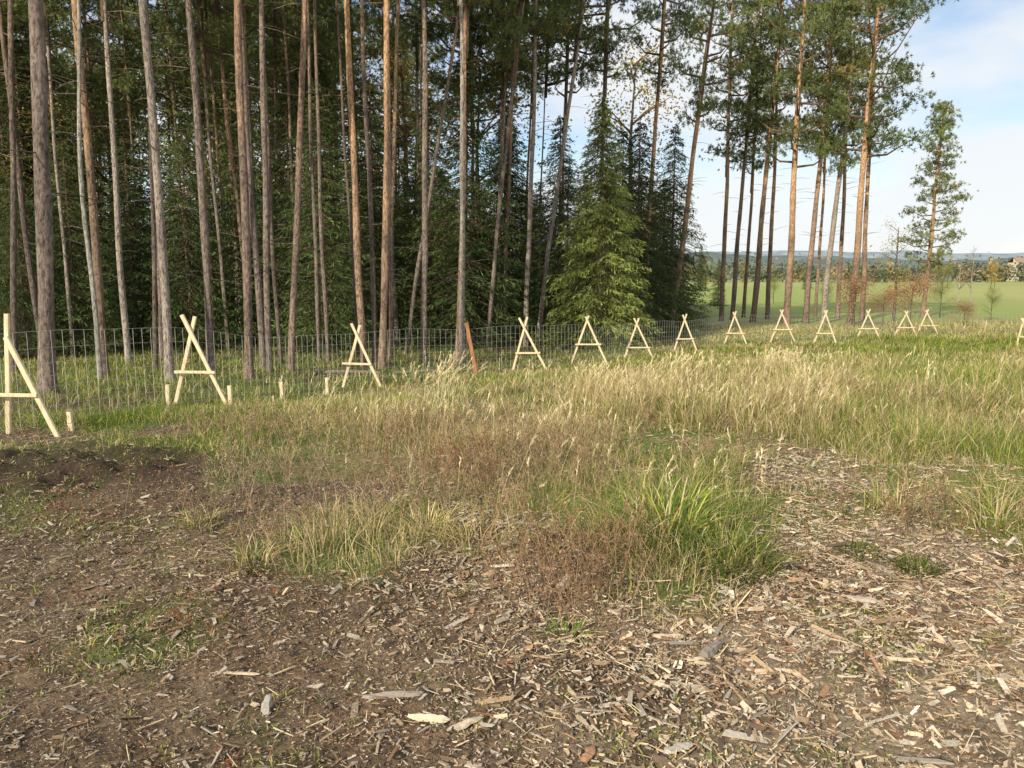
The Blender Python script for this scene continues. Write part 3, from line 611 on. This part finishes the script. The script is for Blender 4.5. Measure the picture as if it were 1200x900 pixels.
PN = [(55, 440, 38, 0, 11, .225, B_grey, 'broad grey pine trunk right behind the first A-frame'),
 (18, 430, 8, 0, 16, .13, B_dark, 'dark pine trunk at the far left edge of the forest'),
 (122, 430, 94, 0, 15, .16, B_orange, 'orange brown pine just right of the thin pale birch'),
 (199, 440, 172, 0, 14, .16, B_pale, 'pale grey pine trunk leaning left beside the second A-frame'),
 (183, 440, 174, 100, 17, .10, B_dark, 'thin dark pine hugging the left side of the pale leaning trunk'),
 (247, 420, 222, 0, 16, .17, B_grey, 'grey brown pine behind the second A-frame, right of the pale trunk'),
 (292, 440, 283, 0, 15, .165, B_red, 'red brown pine, left one of two close trunks right of second A-frame'),
 (316, 430, 305, 0, 17, .14, B_grey, 'grey pine, right one of two close trunks right of second A-frame'),
 (341, 430, 356, 0, 17, .15, B_red, 'red brown pine leaning right, midway between second and third A-frames'),
 (384, 410, 370, 50, 22, .12, B_grey, 'thin grey pine just left of the third A-frame'),
 (425, 390, 403, 0, 19, .18, B_orange, 'orange pine rising right behind the third A-frame'),
 (448, 420, 456, 0, 18.5, .18, B_orange, 'bright orange pine just right of the third A-frame'),
 (458, 400, 465, 0, 22, .13, B_red, 'thinner pine touching the right side of the bright orange one'),
 (478, 400, 538, 0, 24, .13, B_grey, 'slim pine leaning strongly right behind the upright grey trunk'),
 (497, 410, 496, 0, 20, .17, B_grey, 'upright grey pine between the third A-frame and the brown stake'),
 (573, 380, 612, 0, 26, .15, B_grey, 'slanting slim pine just right of the brown stake'),
 (592, 370, 604, 0, 29, .16, B_red, 'upright slim pine left of the fourth A-frame'),
 (617, 370, 628, 0, 27, .19, B_pale, 'straight pine rising right behind the fourth A-frame'),
 (638, 340, 683, 0, 28, .19, B_pale, 'pale grey pine leaning right at the left side of the light green spruce'),
 (702, 300, 712, 0, 32, .20, B_red, 'red brown pine rising behind the light green spruce'),
 (759, 300, 779, 0, 34, .24, B_orange, 'pine behind the sixth A-frame at the right side of the spruces'),
 (796, 310, 838, 0, 36, .28, B_orange, 'orange pine leaning right at the left of the sky gap'),
 (576, 370, 598, 0, 31, .13, B_pale, 'very thin pale pine beside the slanting slim one right of the stake'),
 (655, 330, 668, 0, 33, .15, B_red, 'thin upright pine crossing behind the pale grey leaning one')]
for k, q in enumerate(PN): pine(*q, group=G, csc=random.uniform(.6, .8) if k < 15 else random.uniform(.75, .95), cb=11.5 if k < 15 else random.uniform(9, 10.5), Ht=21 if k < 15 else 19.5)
G2 = 'orange pines in the sunlit row at right'
PR = [(846, 360, 855, 120, 43, .27, B_orange, 'leftmost slim pine of the sunlit row right of the sky gap'),
 (859, 360, 882, 60, 44, .27, B_red, 'second pine of the sunlit row, right behind the eighth A-frame'),
 (884, 360, 917, 0, 42, .32, B_orange, 'leaning pine of the sunlit row, left of the ninth A-frame'),
 (900, 360, 912, 100, 45, .27, B_orange, 'slim pine of the sunlit row, behind the ninth A-frame left side'),
 (922, 365, 943, 0, 40, .36, B_orange, 'thick bright orange pine right behind the ninth A-frame'),
 (945, 365, 976, 0, 41, .31, B_red, 'leaning pine left of the tenth A-frame in the sunlit row'),
 (966, 360, 1001, 40, 41, .31, B_pale, 'pale leaning pine right behind the tenth A-frame'),
 (982, 360, 993, 100, 46, .26, B_red, 'thin dark pine just right of the tenth A-frame'),
 (998, 360, 1027, 0, 40, .36, B_orange, 'thick orange pine left of the eleventh A-frame, tallest at right'),
 (1011, 355, 1022, 120, 44, .28, B_orange, 'rightmost orange pine of the row, behind the eleventh A-frame'),
 (872, 360, 890, 60, 47, .22, B_orange, 'thin orange pine between the eighth and ninth A-frames'),
 (956, 360, 972, 80, 48, .2, B_orange, 'thinnest orange pine left of the pale leaning one')]
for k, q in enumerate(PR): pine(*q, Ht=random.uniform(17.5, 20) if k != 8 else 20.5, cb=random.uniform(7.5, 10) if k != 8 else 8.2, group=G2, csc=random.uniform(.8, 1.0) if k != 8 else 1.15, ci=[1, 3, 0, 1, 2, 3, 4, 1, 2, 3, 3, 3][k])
pine(115, 400, 97, 120, 14, .09, B_birch, 'thin pale curving birch trunk left of the second A-frame', Ht=13, cb=9, ci=3, csc=.6, wob=.10, cat='birch tree', name='birch_tree')
lab = 'slender pine deep in the shaded forest behind the front row of trunks'
cnt = 0; used = []
while cnt < 135:
    Y = 19 + 45 * random.random() ** 1.0; pxx = random.uniform(-90, 780)
    if Y < 29 and pxx > 560: continue
    if pxx > 500 and (Y > 44 or random.random() < .4): continue
    X = (pxx - 600) / FP * Y
    if any((X - a_) ** 2 + (Y - b_) ** 2 < 1.0 for a_, b_ in used): continue
    used.append((X, Y)); ln = random.gauss(0.01 if pxx > 450 else 0, .025)
    q = at(pxx, 370, Y); dx = q.x + ln * 12; top = proj(dx, Y, q.z + 12)
    rt = pxx > 520
    pine(pxx, 370, float(top[0]), float(top[1]), Y, random.uniform(.09, .19), random.choice([B_dark, B_grey, B_red, B_pale, B_grey]), lab, Ht=random.uniform(16, 20), cb=random.uniform(8, 10.5) if rt else random.uniform(9, 12), group='pines deep in the forest', csc=random.uniform(.65, .9)); cnt += 1
SL = [(702, 26.5, 8.4, SPR_L, 'light green spruce standing out behind the fifth A-frame', 1.0), (655, 30, 8.5, SPR[0], 'dark spruce at the left of the light green one', 1.1), (745, 31, 8.5, SPR[1], 'dark spruce at the right of the light green one', 1.1),
 (545, 27, 10, SPR[1], 'tall dark spruce behind the brown stake', 1.), (505, 29, 9, SPR[0], 'dark spruce left of the tall one behind the brown stake', 1.), (380, 25, 8.5, SPR[0], 'dark spruce behind the thin grey pine left of third A-frame', 1.05),
 (345, 28, 9, SPR[1], 'dark spruce behind the red brown leaning pine', 1.), (440, 28, 9.5, SPR[2], 'slim dark spruce behind the bright orange pine', 1.2), (290, 27, 8, SPR[0], 'dark spruce behind the two close trunks', 1.), (225, 26, 7.5, SPR[1], 'dark spruce behind the second A-frame', 1.),
 (160, 26, 7, SPR[2], 'dark spruce left of the pale leaning trunk', 1.2), (90, 24, 6.5, SPR[0], 'dark spruce behind the thin pale birch', 1.), (30, 23, 5.5, SPR[1], 'dark spruce at the far left edge', 1.), (592, 33, 10, SPR[0], 'dark spruce behind the slim pines left of fourth A-frame', 1.), (785, 37, 9.5, SPR[1], 'dark spruce at the left of the sky gap', .9)]
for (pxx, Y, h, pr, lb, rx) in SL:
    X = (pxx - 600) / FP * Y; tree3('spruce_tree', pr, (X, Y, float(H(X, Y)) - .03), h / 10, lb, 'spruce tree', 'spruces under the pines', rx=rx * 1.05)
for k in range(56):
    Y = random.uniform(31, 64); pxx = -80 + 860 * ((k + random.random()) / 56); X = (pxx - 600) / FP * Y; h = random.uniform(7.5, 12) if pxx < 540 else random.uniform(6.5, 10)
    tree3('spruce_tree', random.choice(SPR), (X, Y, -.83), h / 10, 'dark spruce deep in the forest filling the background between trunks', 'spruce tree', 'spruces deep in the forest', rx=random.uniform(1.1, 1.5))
for (pxx, Y, h, pr, lb) in [(70, 32, 9, GOLD, 'golden leaved tree between trunks near the left edge'), (12, 31, 7, GOLD, 'golden leaved tree cut by the left edge'), (562, 34, 12, GOLD, 'golden orange tree behind the tall dark spruce'), (478, 36, 13, GOLD, 'golden orange tree high behind the thinner pine by the orange one'),
                            (735, 46, 16, GOLD, 'orange leaved tree high behind the light green spruce'), (335, 36, 12, OLIVE, 'olive leaved tree behind the red brown leaning pine'), (250, 36, 13, OLIVE, 'olive leaved tree high behind the second A-frame'), (140, 35, 12, OLIVE, 'olive leaved tree behind the orange brown pine at left')]:
    X = (pxx - 600) / FP * Y; tree3('autumn_tree', pr, (X, Y, -.83), h / 8, lb, 'autumn tree', None)
for (pxx, Y, sc, pr, lb, nm, ct) in [(1066, 36, 1.05, RUST, 'rusty leaved sapling above the close pair of A-frames', 'autumn_sapling', 'sapling'), (1000, 37.5, 1.05, RUST, 'rusty bush at the foot of the thick orange pine', 'autumn_bush', 'bush'), (1034, 39, .75, RUST, 'low rusty bush between the thick orange pine and the rusty sapling', 'autumn_bush', 'bush'), (1046, 43, .95, YELB, 'thin sapling with sparse yellow leaves left of the lone conifer', 'young_birch', 'sapling'), (1128, 36, .55, RUST, 'small rusty bush in the grass right of the lone conifer', 'autumn_bush', 'bush'),
                            (1100, 47, .34, OLIVE, 'low olive shrub on the meadow at the foot of the lone conifer', 'meadow_shrub', 'shrub'), (1160, 44, .26, OLIVE, 'low olive shrub on the meadow near the right edge', 'meadow_shrub', 'shrub'), (965, 60, .3, OLIVE, 'olive shrub seen between the trunks of the sunlit row', 'meadow_shrub', 'shrub'), (905, 72, .35, OLIVE, 'olive shrub on the meadow behind the ninth A-frame', 'meadow_shrub', 'shrub'), (840, 66, .4, SPR[0], 'young spruce on the meadow edge in the sky gap', 'young_spruce', 'spruce tree')]:
    X = (pxx - 600) / FP * Y; tree3(nm, pr, (X, Y, float(H(X, Y)) - .02), sc, lb, ct)
for k in range(9):
    Y = random.uniform(130, 230); pxx = random.choice([random.uniform(1095, 1200), random.uniform(815, 990)]); X = (pxx - 600) / FP * Y
    tree3('field_tree', random.choice([OLIVE, GOLD, SPR[2]]), (X, Y, -.85), random.uniform(.5, .9), 'small distant tree standing out on the far meadow', 'tree', 'small trees on the far meadow')
X = (1080 - 600) / FP * 46; t = thing('lone_conifer', (X, 46, -.82), 'lone slim conifer standing apart at the right of the forest', 'conifer tree', None, (0, .03, 0))
link('trunk', trunk_mesh(12.2, .13, B_orange, .04), t); o = link('crown', LONE, t); o.location = (0, 0, 2.9); o.scale = (.95, .95, 1.06)
def bare(px, Y, h, label):
    X = (px - 600) / FP * Y; t = thing('bare_tree', (X, Y, -.82), label, 'bare tree'); a = Acc(); z = np.linspace(-.05, h, 7); a.tube(np.stack([.03 * np.sin(z * 2), z * 0, z], 1), .05 * (1.05 - z / h) + .004, 5); link('trunk', a.mesh('trunk', B_birch), t)
    d = Acc()
    for i in range(34):
        f = random.uniform(.25, .98); az = random.random() * 6.283; ln = h * .25 * (1.15 - f) * random.uniform(.6, 1.2); s0 = np.array([0, 0, f * h]); e = s0 + np.array([math.cos(az) * ln, math.sin(az) * ln, ln * 1.3]); d.tube(np.array([s0, (s0 + e) / 2, e]), [.015, .01, .004], 3)
    link('crown', d.mesh('crown', B_dark), t)
bare(1134, 62, 5., 'leafless young birch out on the meadow at right'); bare(1120, 75, 4.2, 'smaller leafless tree behind the leafless young birch')
# ------------------------------------------------------------------ far landscape
def hill(Y, x0, x1, hts, col, s, dep):
    n = 160; m = 10; X = np.linspace(x0, x1, n); top = np.interp(np.linspace(0, 1, n), np.linspace(0, 1, len(hts)), hts) + 7 * vn(X * .012, X * 0, s) + 4 * vn(X * .05, X * 0, s + 1) + 2.5 * vn(X * .2, X * 0, s + 2)
    V = []
    for k in range(m):
        f = k / (m - 1); V.append(np.stack([X, np.full(n, Y + dep * f), -3 + (top + 3) * np.sin(f * math.pi / 2)], 1))
    i = np.arange(m - 1)[:, None] * n; j = np.arange(n - 1)[None]; Fc = np.stack([i + j, i + j + 1, i + n + j + 1, i + n + j], -1).reshape(-1, 4)
    V = np.concatenate(V); cc = np.tile(np.array(col), (len(V), 1)) * (1 + .5 * vn(V[:, 0] * .05, V[:, 2] * .2, s + 4))[:, None]
    o = link('hills', mesh_np('hills', V, Fc, attr_mat('hill_%d' % s, 0, .08, (.8, 1.2)), cc, None, True)); o['kind'] = 'structure'
hill(900, -900, 1400, [20, 26, 30, 28, 34, 30, 24, 34, 42, 34], (.13, .165, .16), 31, 120)  # distance haze painted into the blue-green ridge colour
hill(1700, -1600, 2600, [50, 60, 70, 66, 62, 70, 62, 56, 60, 62], (.26, .31, .35), 41, 300)  # farther ridge, paler and bluer: more haze put into its colour
fol = Acc()
for i in range(190):
    X = random.uniform(80, 440); Y = random.uniform(360, 520); hh = random.uniform(6, 14); m = 90
    q = rng.normal(0, 1, (m, 3)) * np.array([hh * .26, hh * .26, hh * .26]) + np.array([X, Y, -1 + hh * .5]); col = np.array([.13, .155, .095] if random.random() < .65 else [.30, .23, .11])
    fol.add(*diamonds(q, rng.normal(0, 1, (m, 3)), rng.uniform(1.3, 2.6, m), rng.uniform(.8, 1.7, m), col[None] * rng.uniform(.6, 1.3, (m, 1))))
o = link('far_wood', fol.mesh('far_wood', M_far)); o['kind'] = 'stuff'; tag(o, 'distant strip of mixed woodland across the meadow at right', 'woodland')
hx, hy = (1189 - 600) / FP * 500, 500
t = thing('farmhouse', (hx, hy, 3), 'distant cream farmhouse with a reddish roof at the right edge', 'house', None, (0, 0, .25))
M_wall = wood_mat('cream_render', (.50, .42, .30), (.56, .48, .35), 1); M_roof = wood_mat('red_roof', (.30, .20, .15), (.36, .25, .19), 2); M_pane = wood_mat('dark_pane', (.09, .095, .1), (.12, .125, .13), 1)  # house colours muted, with distance haze mixed into them
z0 = 5.0
V = np.array([(-6, -4, -5), (6, -4, -5), (6, 4, -5), (-6, 4, -5), (-6, -4, z0 + 3), (6, -4, z0 + 3), (6, 4, z0 + 3), (-6, 4, z0 + 3), (-6, 0, z0 + 6), (6, 0, z0 + 6), (-6, 0, z0 + 3), (6, 0, z0 + 3)], float)
link('wall', mesh_np('wall', V, [(0, 1, 5, 4), (1, 2, 6, 5), (2, 3, 7, 6), (3, 0, 4, 7), (5, 6, 9, 11), (7, 4, 8, 10)], M_wall), t)
rv = np.array([(-6.5, -4.6, z0 + 2.7), (6.5, -4.6, z0 + 2.7), (6.5, 0, z0 + 6.3), (-6.5, 0, z0 + 6.3), (6.5, 4.6, z0 + 2.7), (-6.5, 4.6, z0 + 2.7)])
link('roof', mesh_np('roof', rv, [(0, 1, 2, 3), (3, 2, 4, 5)], M_roof), t)
for x_ in (-4, -1.3, 1.4, 4):
    for z_ in (4.5, 6.6):
        ac = Acc(); ac.beam((x_, -4.02, z_ - .6), (x_, -4.02, z_ + .6), 1., .1, n=2); link('window', ac.mesh('window', M_pane), t)

# ------------------------------------------------------------------ light, world, camera
SE = math.radians(27); sd = Vector((.54 * math.cos(SE), .842 * math.cos(SE), -math.sin(SE)))
sun = bpy.data.lights.new('sun', 'SUN'); sun.energy = 5.; sun.angle = math.radians(.5); sun.color = (1, .90, .71)
so = bpy.data.objects.new('sun', sun); C.objects.link(so); so.rotation_euler = sd.to_track_quat('-Z', 'Y').to_euler()
W = bpy.data.worlds.new('World'); SC.world = W; W.use_nodes = True; nt = W.node_tree; L = nt.links
bg = nt.nodes['Background']; bg.inputs['Strength'].default_value = .15
sky = N(nt, 'ShaderNodeTexSky', sky_type='NISHITA'); sky.sun_disc = False; sky.sun_elevation = SE; sky.sun_rotation = math.radians(212.7); sky.dust_density = .6; sky.air_density = 1.; sky.ozone_density = 1.2
tc = N(nt, 'ShaderNodeTexCoord'); mp = N(nt, 'ShaderNodeMapping'); mp.inputs['Scale'].default_value = (1, 1, 2.6); mp.inputs['Location'].default_value = (.35, .2, .1); L.new(tc.outputs['Generated'], mp.inputs[0])
n1 = N(nt, 'ShaderNodeTexNoise'); n1.inputs['Scale'].default_value = 2.6; n1.inputs['Detail'].default_value = 7; n1.inputs['Roughness'].default_value = .5; L.new(mp.outputs[0], n1.inputs['Vector'])
mr = N(nt, 'ShaderNodeMapRange', interpolation_type='SMOOTHSTEP'); mr.inputs[1].default_value = .34; mr.inputs[2].default_value = .56; mr.inputs[4].default_value = .92; L.new(n1.outputs[0], mr.inputs[0])
mx = N(nt, 'ShaderNodeMix', data_type='RGBA'); mx.inputs[7].default_value = (6.1, 6.25, 6.4, 1); L.new(mr.outputs[0], mx.inputs[0]); L.new(sky.outputs[0], mx.inputs[6]); L.new(mx.outputs[2], bg.inputs['Color'])
cam = bpy.data.cameras.new('camera'); co = bpy.data.objects.new('camera', cam); C.objects.link(co)
cam.sensor_width = 36; cam.lens = FP / 1200 * 36; cam.clip_end = 6000; cam.clip_start = .05
co.location = (0, 0, CH); co.rotation_euler = (math.radians(90) - P, 0, 0); SC.camera = co
SC.view_settings.view_transform = 'Standard'; SC.view_settings.look = 'None'; SC.view_settings.exposure = 0
